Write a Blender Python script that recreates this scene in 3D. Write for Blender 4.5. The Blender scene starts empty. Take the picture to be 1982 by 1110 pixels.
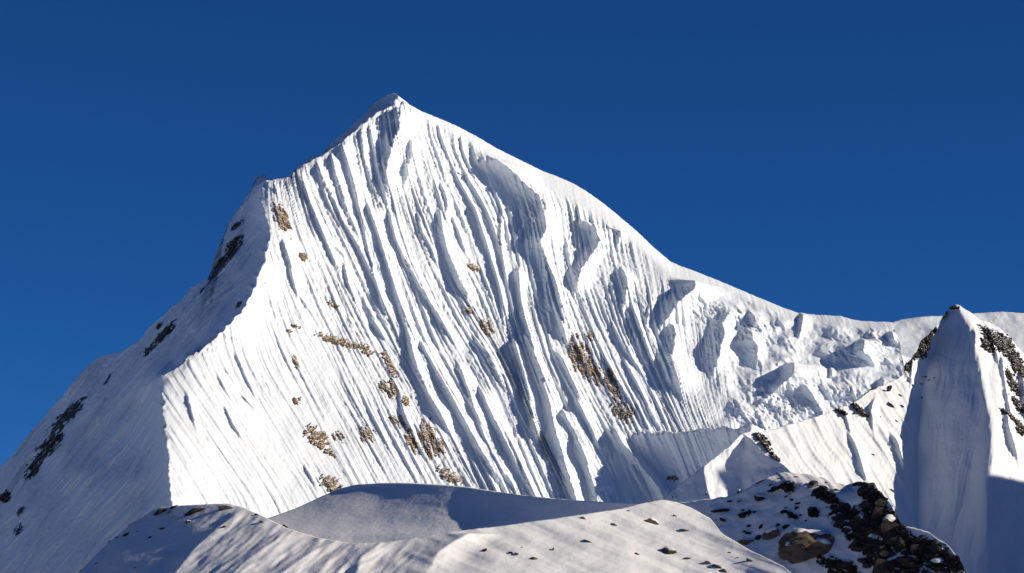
import bpy, math, random
import numpy as np

# ------------------------------------------------------------------ camera, sky, sun, exposure
sc = bpy.context.scene
PW, PH = 1982.0, 1110.0
HFOV = math.radians(20.0)
FPX = (PW / 2) / math.tan(HFOV / 2)
TILT = math.radians(8.6)
CAM_Z = 0.0

cam_data = bpy.data.cameras.new('camera')
cam = bpy.data.objects.new('camera', cam_data)
sc.collection.objects.link(cam)
cam.location = (0, 0, CAM_Z)
cam.rotation_euler = (math.pi / 2 + TILT, 0, 0)
cam_data.sensor_width = 36.0
cam_data.angle = HFOV
cam_data.clip_start = 1.0
cam_data.clip_end = 60000.0
sc.camera = cam

SUN_AZ = math.radians(80.0)     # from straight behind the camera towards the right
SUN_EL = math.radians(21.0)
SUN = np.array([math.cos(SUN_EL) * math.sin(SUN_AZ), -math.cos(SUN_EL) * math.cos(SUN_AZ), math.sin(SUN_EL)])

world = bpy.data.worlds.new('World')
sc.world = world
world.use_nodes = True
wn = world.node_tree.nodes
wl = world.node_tree.links
bg = wn['Background']
sky = wn.new('ShaderNodeTexSky')
sky.sky_type = 'NISHITA'
sky.sun_disc = False
sky.sun_elevation = SUN_EL
sky.sun_rotation = math.atan2(SUN[0], SUN[1])
sky.altitude = 6000.0
sky.air_density = 1.0
sky.dust_density = 0.0
sky.ozone_density = 10.0
hs = wn.new('ShaderNodeHueSaturation')
hs.inputs['Saturation'].default_value = 1.05
wl.new(sky.outputs[0], hs.inputs['Color'])
wl.new(hs.outputs[0], bg.inputs['Color'])
bg.inputs['Strength'].default_value = 0.066

sun_data = bpy.data.lights.new('sun', 'SUN')
sun_data.energy = 4.5
sun_data.angle = math.radians(0.5)
sun_data.color = (1.0, 0.89, 0.725)
sun_ob = bpy.data.objects.new('sun', sun_data)
sc.collection.objects.link(sun_ob)
from mathutils import Vector
sun_ob.rotation_euler = Vector((-SUN[0], -SUN[1], -SUN[2])).to_track_quat('-Z', 'Y').to_euler()
sun_ob.location = (0, 0, 3000)

sc.view_settings.view_transform = 'Standard'
sc.view_settings.look = 'None'
sc.view_settings.exposure = 0.12
sc.view_settings.gamma = 1.0
sc.view_settings.use_curve_mapping = False
sc.cycles.max_bounces = 6
sc.cycles.diffuse_bounces = 4

# ------------------------------------------------------------------ small maths helpers
rng = np.random.RandomState(7)
_perm = np.arange(512); rng.shuffle(_perm); _perm = np.concatenate([_perm] * 3)
_ang = rng.rand(512) * 2 * np.pi
_gx, _gy = np.cos(_ang), np.sin(_ang)

def noise2(x, y, seed=0):
    x = np.asarray(x, float); y = np.asarray(y, float)
    x, y = np.broadcast_arrays(x, y)
    xi = np.floor(x).astype(int); yi = np.floor(y).astype(int)
    xf = x - xi; yf = y - yi
    u = xf * xf * xf * (xf * (xf * 6 - 15) + 10); v = yf * yf * yf * (yf * (yf * 6 - 15) + 10)
    def g(ix, iy, fx, fy):
        h = _perm[(_perm[(ix + seed * 37) & 511] + iy) & 511]
        return _gx[h] * fx + _gy[h] * fy
    a = g(xi, yi, xf, yf); b = g(xi + 1, yi, xf - 1, yf)
    c = g(xi, yi + 1, xf, yf - 1); d = g(xi + 1, yi + 1, xf - 1, yf - 1)
    return ((a + (b - a) * u) + ((c + (d - c) * u) - (a + (b - a) * u)) * v) * 1.5

def fbm(x, y, oct=4, seed=0, gain=0.5):
    s = 0; a = 1.0; f = 1.0
    for i in range(oct):
        s = s + a * noise2(x * f, y * f, seed + i * 3); a *= gain; f *= 2.03
    return s

def ridged(x, y, oct=3, seed=0, gain=0.5):
    s = 0; a = 1.0; f = 1.0
    for i in range(oct):
        s = s + a * (1 - 2 * np.abs(noise2(x * f, y * f, seed + i * 5))); a *= gain; f *= 2.03
    return s

def sstep(a, b, x):
    t = np.clip((x - a) / (b - a), 0, 1)
    return t * t * (3 - 2 * t)

def ray(px, py):
    """direction of sight for a survey reading, scaled to one metre of northing (y)"""
    cx = (np.asarray(px, float) - PW / 2) / FPX
    cy = (PH / 2 - np.asarray(py, float)) / FPX
    dy = math.cos(TILT) - cy * math.sin(TILT)
    dz = math.sin(TILT) + cy * math.cos(TILT)
    return cx / dy, dz / dy

def lift(px, py, f, y0, y1):
    """where the line of sight first meets the surface y = f(x, z)"""
    tx, tz = ray(px, py)
    tx = np.atleast_1d(tx); tz = np.atleast_1d(tz)
    lo = np.full(tx.shape, float(y0)); hi = np.full(tx.shape, float(y1))
    done = np.zeros(tx.shape, bool)
    ys = np.linspace(y0, y1, 60)
    for k in range(59):
        h1 = ys[k + 1] - f(tx * ys[k + 1], tz * ys[k + 1])
        hit = (~done) & (h1 >= 0)
        lo[hit] = ys[k]; hi[hit] = ys[k + 1]; done |= hit
    for _ in range(26):
        m = (lo + hi) / 2
        h = m - f(tx * m, tz * m)
        hi = np.where(h >= 0, m, hi); lo = np.where(h >= 0, lo, m)
    y = (lo + hi) / 2
    return tx * y, y, tz * y

def survey(X, Y, Z):
    """reading (column, row of the photograph's survey) of a world point"""
    depth = Y * math.cos(TILT) + Z * math.sin(TILT)
    up = -Y * math.sin(TILT) + Z * math.cos(TILT)
    return PW / 2 + FPX * X / depth, PH / 2 - FPX * up / depth

def T(x0, y0, pts, s=3.964):
    return [(x0 + a / s, y0 + b / s) for a, b in pts]

# ------------------------------------------------------------------ materials
def new_mat(name):
    m = bpy.data.materials.new(name); m.use_nodes = True
    return m, m.node_tree.nodes, m.node_tree.links, m.node_tree.nodes['Principled BSDF']

def snow_material(name, scale, bump, color=(0.81, 0.862, 0.915)):
    m, n, l, b = new_mat(name)
    tc = n.new('ShaderNodeTexCoord')
    nz = n.new('ShaderNodeTexNoise'); nz.inputs['Scale'].default_value = scale; nz.inputs['Detail'].default_value = 6
    l.new(tc.outputs['Object'], nz.inputs['Vector'])
    cr = n.new('ShaderNodeValToRGB')
    cr.color_ramp.elements[0].position = 0.3; cr.color_ramp.elements[0].color = (color[0] * .95, color[1] * .95, color[2] * .955, 1)
    cr.color_ramp.elements[1].position = 0.7; cr.color_ramp.elements[1].color = (color[0], color[1], color[2], 1)
    l.new(nz.outputs['Fac'], cr.inputs['Fac']); l.new(cr.outputs['Color'], b.inputs['Base Color'])
    b.inputs['Roughness'].default_value = 0.75
    b.inputs['Specular IOR Level'].default_value = 0.15
    bp = n.new('ShaderNodeBump'); bp.inputs['Strength'].default_value = bump; bp.inputs['Distance'].default_value = 0.6 / scale
    l.new(nz.outputs['Fac'], bp.inputs['Height']); l.new(bp.outputs['Normal'], b.inputs['Normal'])
    return m

def rock_material(name, scale, dark, light, snow=0.0, warm=None):
    m, n, l, b = new_mat(name)
    tc = n.new('ShaderNodeTexCoord')
    nz = n.new('ShaderNodeTexNoise'); nz.inputs['Scale'].default_value = scale; nz.inputs['Detail'].default_value = 8; nz.inputs['Roughness'].default_value = 0.65
    l.new(tc.outputs['Object'], nz.inputs['Vector'])
    cr = n.new('ShaderNodeValToRGB')
    cr.color_ramp.elements[0].position = 0.32; cr.color_ramp.elements[0].color = (*dark, 1)
    cr.color_ramp.elements[1].position = 0.68; cr.color_ramp.elements[1].color = (*light, 1)
    if warm:
        e = cr.color_ramp.elements.new(0.55); e.color = (*warm, 1)
    l.new(nz.outputs['Fac'], cr.inputs['Fac'])
    out = cr.outputs['Color']
    if snow > 0:
        # snow dust caught on ledges that face up
        ge = n.new('ShaderNodeNewGeometry'); sx = n.new('ShaderNodeSeparateXYZ')
        l.new(ge.outputs['Normal'], sx.inputs[0])
        n2 = n.new('ShaderNodeTexNoise'); n2.inputs['Scale'].default_value = scale * 2.5; n2.inputs['Detail'].default_value = 5
        l.new(tc.outputs['Object'], n2.inputs['Vector'])
        ad = n.new('ShaderNodeMath'); ad.operation = 'MULTIPLY_ADD'; ad.inputs[1].default_value = 0.9
        l.new(n2.outputs['Fac'], ad.inputs[0]); l.new(sx.outputs['Z'], ad.inputs[2])
        mr = n.new('ShaderNodeMapRange'); mr.inputs['From Min'].default_value = 1.28 - snow; mr.inputs['From Max'].default_value = 1.36 - snow
        l.new(ad.outputs[0], mr.inputs['Value'])
        mx = n.new('ShaderNodeMix'); mx.data_type = 'RGBA'
        l.new(mr.outputs[0], mx.inputs['Factor']); l.new(out, mx.inputs['A']); mx.inputs['B'].default_value = (0.82, 0.83, 0.85, 1)
        out = mx.outputs['Result']
    l.new(out, b.inputs['Base Color'])
    b.inputs['Roughness'].default_value = 0.85
    b.inputs['Specular IOR Level'].default_value = 0.2
    bp = n.new('ShaderNodeBump'); bp.inputs['Strength'].default_value = 0.8; bp.inputs['Distance'].default_value = 0.4 / scale
    l.new(nz.outputs['Fac'], bp.inputs['Height']); l.new(bp.outputs['Normal'], b.inputs['Normal'])
    return m

M_FAR = snow_material('far_snow', 0.12, 0.25)
def face_material(name, color=(0.81, 0.862, 0.915)):
    m, n, l, b = new_mat(name)
    b.inputs['Roughness'].default_value = 0.75; b.inputs['Specular IOR Level'].default_value = 0.15
    b.inputs['Base Color'].default_value = (*color, 1)
    ac = n.new('ShaderNodeAttribute'); ac.attribute_name = 'across'
    al = n.new('ShaderNodeAttribute'); al.attribute_name = 'along'
    fi = n.new('ShaderNodeAttribute'); fi.attribute_name = 'fine'
    last = None
    for k, (lam, lon, dist, det) in enumerate([(6.5, 95, 4.4, 2), (2.6, 45, 1.4, 2)]):
        m1 = n.new('ShaderNodeMath'); m1.operation = 'MULTIPLY'; m1.inputs[1].default_value = 1 / lam
        m2 = n.new('ShaderNodeMath'); m2.operation = 'MULTIPLY'; m2.inputs[1].default_value = 1 / lon
        l.new(ac.outputs['Fac'], m1.inputs[0]); l.new(al.outputs['Fac'], m2.inputs[0])
        cb = n.new('ShaderNodeCombineXYZ'); cb.inputs[2].default_value = k * 7.3
        l.new(m1.outputs[0], cb.inputs[0]); l.new(m2.outputs[0], cb.inputs[1])
        nz = n.new('ShaderNodeTexNoise'); nz.inputs['Scale'].default_value = 1.0; nz.inputs['Detail'].default_value = det; nz.inputs['Roughness'].default_value = 0.55
        l.new(cb.outputs[0], nz.inputs['Vector'])
        bp = n.new('ShaderNodeBump'); bp.inputs['Distance'].default_value = dist
        l.new(fi.outputs['Fac'], bp.inputs['Strength']); l.new(nz.outputs['Fac'], bp.inputs['Height'])
        if last: l.new(last.outputs['Normal'], bp.inputs['Normal'])
        last = bp
    tc = n.new('ShaderNodeTexCoord')
    nz = n.new('ShaderNodeTexNoise'); nz.inputs['Scale'].default_value = 0.16; nz.inputs['Detail'].default_value = 5
    l.new(tc.outputs['Object'], nz.inputs['Vector'])
    bp = n.new('ShaderNodeBump'); bp.inputs['Distance'].default_value = 3.0; bp.inputs['Strength'].default_value = 0.25
    l.new(nz.outputs['Fac'], bp.inputs['Height']); l.new(last.outputs['Normal'], bp.inputs['Normal'])
    l.new(bp.outputs['Normal'], b.inputs['Normal'])
    return m
M_FACE = face_material('fluted_ice')
M_SPUR = snow_material('spur_snow', 0.5, 0.2, (0.83, 0.86, 0.895))
M_NEAR = snow_material('near_snow', 1.2, 0.16, (0.86, 0.865, 0.87))
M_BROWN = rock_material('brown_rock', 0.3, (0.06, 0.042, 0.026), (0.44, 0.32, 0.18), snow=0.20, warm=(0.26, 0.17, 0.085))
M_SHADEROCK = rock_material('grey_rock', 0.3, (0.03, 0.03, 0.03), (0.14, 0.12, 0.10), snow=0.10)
M_SPURROCK = rock_material('spur_rock', 0.9, (0.018, 0.016, 0.015), (0.10, 0.082, 0.06), snow=0.14)
M_DARK = rock_material('dark_rock', 1.6, (0.012, 0.011, 0.011), (0.062, 0.053, 0.047), snow=0.0)
M_BOULDER = rock_material('boulder_rock', 1.4, (0.03, 0.026, 0.023), (0.17, 0.13, 0.10), snow=0.0)

# ------------------------------------------------------------------ mesh building
def grid_object(name, X, Y, Z, mat, parent=None, keep=None):
    nr, nc = X.shape
    co = np.stack([X, Y, Z], -1).reshape(-1, 3).astype(np.float32)
    idx = np.arange(nr * nc).reshape(nr, nc)
    q = np.stack([idx[:-1, :-1], idx[:-1, 1:], idx[1:, 1:], idx[1:, :-1]], -1).reshape(-1, 4)
    if keep is not None:
        kk = (keep[:-1, :-1] | keep[:-1, 1:] | keep[1:, 1:] | keep[1:, :-1]).reshape(-1)
        q = q[kk]
        used, inv = np.unique(q, return_inverse=True)
        q = inv.reshape(-1, 4); co = co[used]
    me = bpy.data.meshes.new(name)
    me.vertices.add(len(co)); me.vertices.foreach_set('co', co.ravel())
    me.loops.add(q.size); me.loops.foreach_set('vertex_index', q.ravel().astype(np.int32))
    me.polygons.add(len(q))
    me.polygons.foreach_set('loop_start', np.arange(0, q.size, 4, dtype=np.int32))
    me.polygons.foreach_set('loop_total', np.full(len(q), 4, np.int32))
    me.polygons.foreach_set('use_smooth', np.ones(len(q), bool))
    me.update(calc_edges=True)
    me.materials.append(mat)
    o = bpy.data.objects.new(name, me)
    sc.collection.objects.link(o)
    if parent: o.parent = parent
    return o

class Sheet:
    """a mountain flank y = f(x, z), cut off along its skyline, with a back slope behind it"""
    def __init__(s, name, f0, yr, skyline, xr, zbase, nx, nz, relief, mat, label, category,
                 jag=0.0, back=1.2, back_len=None, rowpow=1.0):
        s.f0, s.yr = f0, yr
        sk = np.array(skyline, float)
        # densify so that the lifted crest follows every kink
        t = np.concatenate([[0], np.cumsum(np.hypot(*np.diff(sk, axis=0).T))])
        tt = np.linspace(0, t[-1], 900)
        px = np.interp(tt, t, sk[:, 0]); py = np.interp(tt, t, sk[:, 1])
        X, Y, Z = lift(px, py, f0, *yr)
        kp = [0]
        for i in range(1, len(X)):
            if X[i] > X[kp[-1]] + 1e-3: kp.append(i)
        X, Z = X[kp], Z[kp]
        s.x = np.linspace(xr[0], xr[1], nx)
        zc = np.interp(s.x, X, Z)
        if jag: zc = zc + jag * fbm(s.x / (jag * 9), s.x * 0 + 3.3, 4, 11, 0.6)
        s.zc = zc; s.zbase = zbase
        v = np.linspace(0, 1, nz) ** rowpow
        XX = np.repeat(s.x[None, :], nz, 0)
        # rows run smoothly and only the topmost follow every notch of the skyline
        kw = max(9, int(nx * 0.05) | 1); ker = np.hanning(kw + 2)[1:-1]; ker /= ker.sum()
        s.zs = np.convolve(np.pad(zc, kw // 2, mode='edge'), ker, 'valid')
        ZZ = zbase + (s.zs - zbase)[None, :] * v[:, None] + (zc - s.zs)[None, :] * v[:, None] ** 8
        s.v = v
        s.F0 = f0(XX, ZZ)
        YY = s.F0 - relief(s, XX, ZZ)
        s.Y = YY
        # back slope
        nb = 14
        L = back_len or (zc.max() - zbase)
        bl = np.linspace(0, 1, nb + 1)[1:] ** 1.5 * L
        zb = ZZ[-1][None, :] - bl[:, None] * 1.0
        yb = YY[-1][None, :] + bl[:, None] * back
        zb = np.maximum(zb, zbase)
        s.ob = grid_object(name, np.vstack([XX, np.repeat(s.x[None, :], nb, 0)]), np.vstack([YY, yb]), np.vstack([ZZ, zb]), mat)
        for an, av in getattr(s, 'att', {}).items():
            at = s.ob.data.attributes.new(an, 'FLOAT', 'POINT')
            at.data.foreach_set('value', np.vstack([av, np.repeat(av[-1:], nb, 0)]).ravel().astype(np.float32))
        s.ob['kind'] = 'structure'; s.ob['label'] = label; s.ob['category'] = category
    def f(s, x, z):
        x = np.asarray(x, float); z = np.asarray(z, float)
        fi = np.clip((x - s.x[0]) / (s.x[1] - s.x[0]), 0, len(s.x) - 1.001)
        i = fi.astype(int); a = fi - i
        zc = s.zc[i] * (1 - a) + s.zc[i + 1] * a
        zs = s.zs[i] * (1 - a) + s.zs[i + 1] * a
        vv = np.clip((z - s.zbase) / (zs - s.zbase), 0, 1)
        for _ in range(6):
            g = s.zbase + (zs - s.zbase) * vv + (zc - zs) * vv ** 8 - z
            vv = np.clip(vv - g / np.maximum((zs - s.zbase) + 8 * (zc - zs) * vv ** 7, 0.15 * (zs - s.zbase)), 0, 1)
        fj = np.interp(vv, s.v, np.arange(len(s.v)))
        j = np.clip(fj.astype(int), 0, len(s.v) - 2); b = fj - j
        Y = s.Y
        r = (Y[j, i] * (1 - a) + Y[j, i + 1] * a) * (1 - b) + (Y[j + 1, i] * (1 - a) + Y[j + 1, i + 1] * a) * b
        over = (z - zc)
        return np.where(over > 0, r + over * 30, r)
    def at(s, px, py):
        X, Y, Z = lift(px, py, s.f, *s.yr)
        return np.array([X[0], Y[0], Z[0]])

def rib_field(X, Z, f0, yr, ribs, mpp, wob=1.0, seed=0):
    """sharp snow ribs: each is a crest line with a steep left flank and a long right flank"""
    R = np.zeros_like(X)
    for k, rb in enumerate(ribs):
        pts, w = rb[0], rb[1]
        o = rb[2] if len(rb) > 2 else {}
        p = np.array(pts, float)
        x, y, z = lift(p[:, 0], p[:, 1], f0, *yr)
        od = np.argsort(z); x, z = x[od], z[od]
        if w < 36 and len(x) >= 5 and o.get('poly', True):
            x = 0.3 * x + 0.7 * np.polyval(np.polyfit(z - z.mean(), x, 3 if len(x) > 6 else 2), z - z.mean())
        wm = w * mpp * o.get('k', 1.02)
        ta = o.get('top', 16) * mpp; tb = o.get('bot', 45) * mpp
        jj = np.where((X[0] > x.min() - 4.5 * wm) & (X[0] < x.max() + 4.5 * wm))[0]
        if len(jj) == 0: continue
        j0, j1 = jj[0], jj[-1] + 1
        xs, zs = X[:, j0:j1], Z[:, j0:j1]
        # extend the crest line beyond its ends along its own lean
        lo = (x[1] - x[0]) / max(z[1] - z[0], 1e-3); hi = (x[-1] - x[-2]) / max(z[-1] - z[-2], 1e-3)
        lo = np.clip(lo, -1, 1); hi = np.clip(hi, -1, 1)
        cx = np.interp(zs, z, x) + np.minimum(zs - z[0], 0) * lo + np.maximum(zs - z[-1], 0) * hi
        t = xs - cx
        near = np.exp(-np.abs(t) / (0.35 * wm + 2 * mpp))
        cxw = wob * mpp * near * (1.2 * noise2(zs / (8 * mpp), zs * 0 + k * 7.7, seed) + 1.0 * noise2(zs / (3.5 * mpp), zs * 0 + k * 3.1, seed + 1))
        cxw = cxw + wob * mpp * o.get('wob', 0.8) * noise2(zs / (34 * mpp), zs * 0 + k * 5.9, seed + 2)
        t = t - cxw
        env = sstep(z[0] - tb, z[0] + tb * 0.6, zs) * (1 - sstep(z[-1] - ta * 0.8, z[-1] + ta, zs))
        wv = (0.30 + 0.70 * env) * (1 + 0.25 * noise2(zs / (max(40, 1.6 * w) * mpp), zs * 0 + k * 2.7, seed + 5))
        hh = o.get('h', 1.15) * wm * env * wv * (1 + min(0.15, 2.0 / w) * near * noise2(zs / (7 * mpp), zs * 0 + k * 4.3, seed + 4))
        wl_ = o.get('wl', 0.55) * wm * wv; wr = o.get('wr', 1.5) * wm * wv
        left = np.clip(1 + t / wl_, 0, 1); right = np.clip(1 - t / wr, 0, 1)
        prof = np.where(t < 0, left ** o.get('pl', 1.45), right ** o.get('pr', 1.5))
        rr = hh * prof
        a = R[:, j0:j1]
        R[:, j0:j1] = np.maximum(a, rr) + 0.25 * np.minimum(a, rr)
    return R

def flute(p, lam, z, lz, seed, c=0.36):
    """irregular saw-tooth ribs across p, each with its own height that changes slowly along z"""
    q = p / lam + 0.35 * noise2(p / lam * 0.7, z / lz * 0.6, seed + 9)
    i = np.floor(q); u = q - i
    h = np.where(u < c, u / c, 1 - (u - c) / (1 - c))
    a = np.clip(0.55 + 0.75 * noise2(i * 7.31 + 0.5, z / lz, seed), 0, 1.4)
    return a * h ** 1.65

def gauss(X, Z, x, z, rx, rz):
    return np.exp(-((X - x) / rx) ** 2 - ((Z - z) / rz) ** 2)

# ------------------------------------------------------------------ the main peak
ARETE = [(345, 1080), (331, 975), (325, 880), (316, 800), (311, 760), (312, 727), (342, 714), (365, 690), (398, 672), (432, 640), (470, 600),
         (490, 560), (512, 505), (523, 455), (515, 425), (506, 392), (506, 364), (512, 350), (556, 344), (590, 318), (622, 302), (650, 284),
         (692, 249), (722, 224), (760, 205), (768, 192), (772, 182)]
# northing of the prow grows with height
def prow_y(z): return 4800 + 1.0 * (z - 361) + 0.00012 * np.maximum(z - 361, 0) ** 2
ar = np.array(ARETE, float)
AX, AY, AZ = lift(ar[:, 0], ar[:, 1], lambda x, z: prow_y(z), 4000, 8000)

def seg_dist(X, Z, ax, az):
    best = np.full(X.shape, 1e9); sgn = np.ones(X.shape)
    for i in range(len(ax) - 1):
        dx, dz = ax[i + 1] - ax[i], az[i + 1] - az[i]
        L2 = dx * dx + dz * dz
        t = np.clip(((X - ax[i]) * dx + (Z - az[i]) * dz) / L2, 0, 1)
        ex = X - ax[i] - t * dx; ez = Z - az[i] - t * dz
        d = np.hypot(ex, ez)
        m = d < best
        best = np.where(m, d, best)
        sgn = np.where(m, np.sign(dz * ex - dx * ez), sgn)
    return best, sgn

_memo = {}
def prow_dist(X, Z):
    if X.size > 100000 and id(X) in _memo: return _memo[id(X)]
    d, s = seg_dist(X, Z, AX, AZ)
    sd = s * d + np.exp(-d / 14) * (5.0 * noise2(X / 20 + Z / 20, Z / 40, 62) + 2.6 * noise2(X / 7 + Z / 7, Z / 20, 63) + 1.2 * noise2(X / 3.5 + Z / 3.5, Z / 8, 64))
    r = (np.abs(sd), np.where(sd < 0, -1.0, 1.0))
    if X.size > 100000: _memo[id(X)] = r
    return r
sa = np.array([(342, 1080), (440, 760), (535, 455), (640, 340), (790, 180)], float)
SAX, SAY, SAZ = lift(sa[:, 0], sa[:, 1], lambda x, z: prow_y(z), 4000, 8000)
# gentle arc that the right-hand face is wrapped round
_a = np.array([(312, 1000), (462, 546), (768, 184)], float)
_cx, _cy, _cz = lift(_a[:, 0], _a[:, 1], lambda x, z: prow_y(z), 4000, 8000)
_m = np.linalg.solve(np.array([[2 * (_cx[1] - _cx[0]), 2 * (_cz[1] - _cz[0])], [2 * (_cx[2] - _cx[0]), 2 * (_cz[2] - _cz[0])]]),
                     np.array([_cx[1] ** 2 + _cz[1] ** 2 - _cx[0] ** 2 - _cz[0] ** 2, _cx[2] ** 2 + _cz[2] ** 2 - _cx[0] ** 2 - _cz[0] ** 2]))
ARC_C = _m; ARC_R = math.hypot(_cx[0] - _m[0], _cz[0] - _m[1])
def main_f0(X, Z):
    X = np.asarray(X, float); Z = np.asarray(Z, float)
    d, s = prow_dist(X, Z)
    ds, ss = seg_dist(X, Z, SAX, SAZ)
    dl = -ss * ds
    dL = dl + (d - dl) * np.exp(-d / 38)
    dr = ARC_R - np.hypot(X - ARC_C[0], Z - ARC_C[1])
    dR = dr + (d - dr) * np.exp(-d / 42)
    D0 = 520.0
    yR = 1.0 * D0 * (1 - np.exp(-dR / D0))
    return prow_y(Z) + np.where(s < 0, 1.45 * dL, yR)

SKY = [(-260, 1130), (-150, 1040), (0, 905), (30, 878), (60, 838), (100, 790), (130, 762), (165, 715), (190, 693), (240, 680), (270, 662), (290, 635),
       (322, 608), (350, 585), (372, 556), (402, 540), (425, 480), (442, 432), (470, 398), (492, 358), (503, 343), (512, 342), (522, 349), (556, 344),
       (575, 325), (590, 315), (608, 303), (622, 300), (650, 270), (690, 235), (720, 207), (738, 192), (755, 184), (764, 181), (775, 189), (790, 200),
       (812, 211), (850, 226), (880, 238), (920, 258), (960, 281), (1000, 300), (1040, 316), (1080, 330), (1110, 343), (1140, 362), (1170, 385),
       (1200, 410), (1240, 445), (1270, 475), (1300, 499), (1320, 508), (1360, 522), (1400, 538), (1440, 555), (1480, 572), (1520, 590), (1546, 600),
       (1580, 605), (1630, 608), (1660, 617), (1700, 620), (1728, 621), (1738, 650), (1742, 682), (1790, 700), (1840, 740), (1900, 760), (2000, 780), (2250, 800)]

GUIDES = [([(250, 725), (330, 860), (420, 1000)], 170), ([(400, 670), (470, 790), (560, 930), (610, 1000)], 365),
          ([(505, 430), (560, 600), (660, 800), (770, 1000)], 560), ([(590, 330), (640, 430), (740, 640), (860, 870), (930, 1000)], 720),
          ([(690, 260), (720, 400), (790, 640), (910, 850), (990, 1000)], 790), ([(765, 190), (790, 330), (850, 500), (970, 700), (1080, 950), (1100, 1000)], 910),
          ([(850, 240), (890, 350), (960, 500), (990, 650), (1050, 850), (1130, 1000)], 980), ([(950, 290), (1000, 420), (1020, 560), (1070, 720), (1150, 870), (1210, 1000)], 1040),
          ([(1100, 350), (1130, 480), (1170, 620), (1250, 780), (1310, 900), (1350, 1000)], 1165), ([(1300, 500), (1320, 640), (1350, 780), (1400, 900), (1430, 1000)], 1310),
          ([(1500, 580), (1480, 700), (1480, 850), (1480, 1000)], 1500), ([(2100, 600), (2060, 1000)], 2050)]

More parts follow.
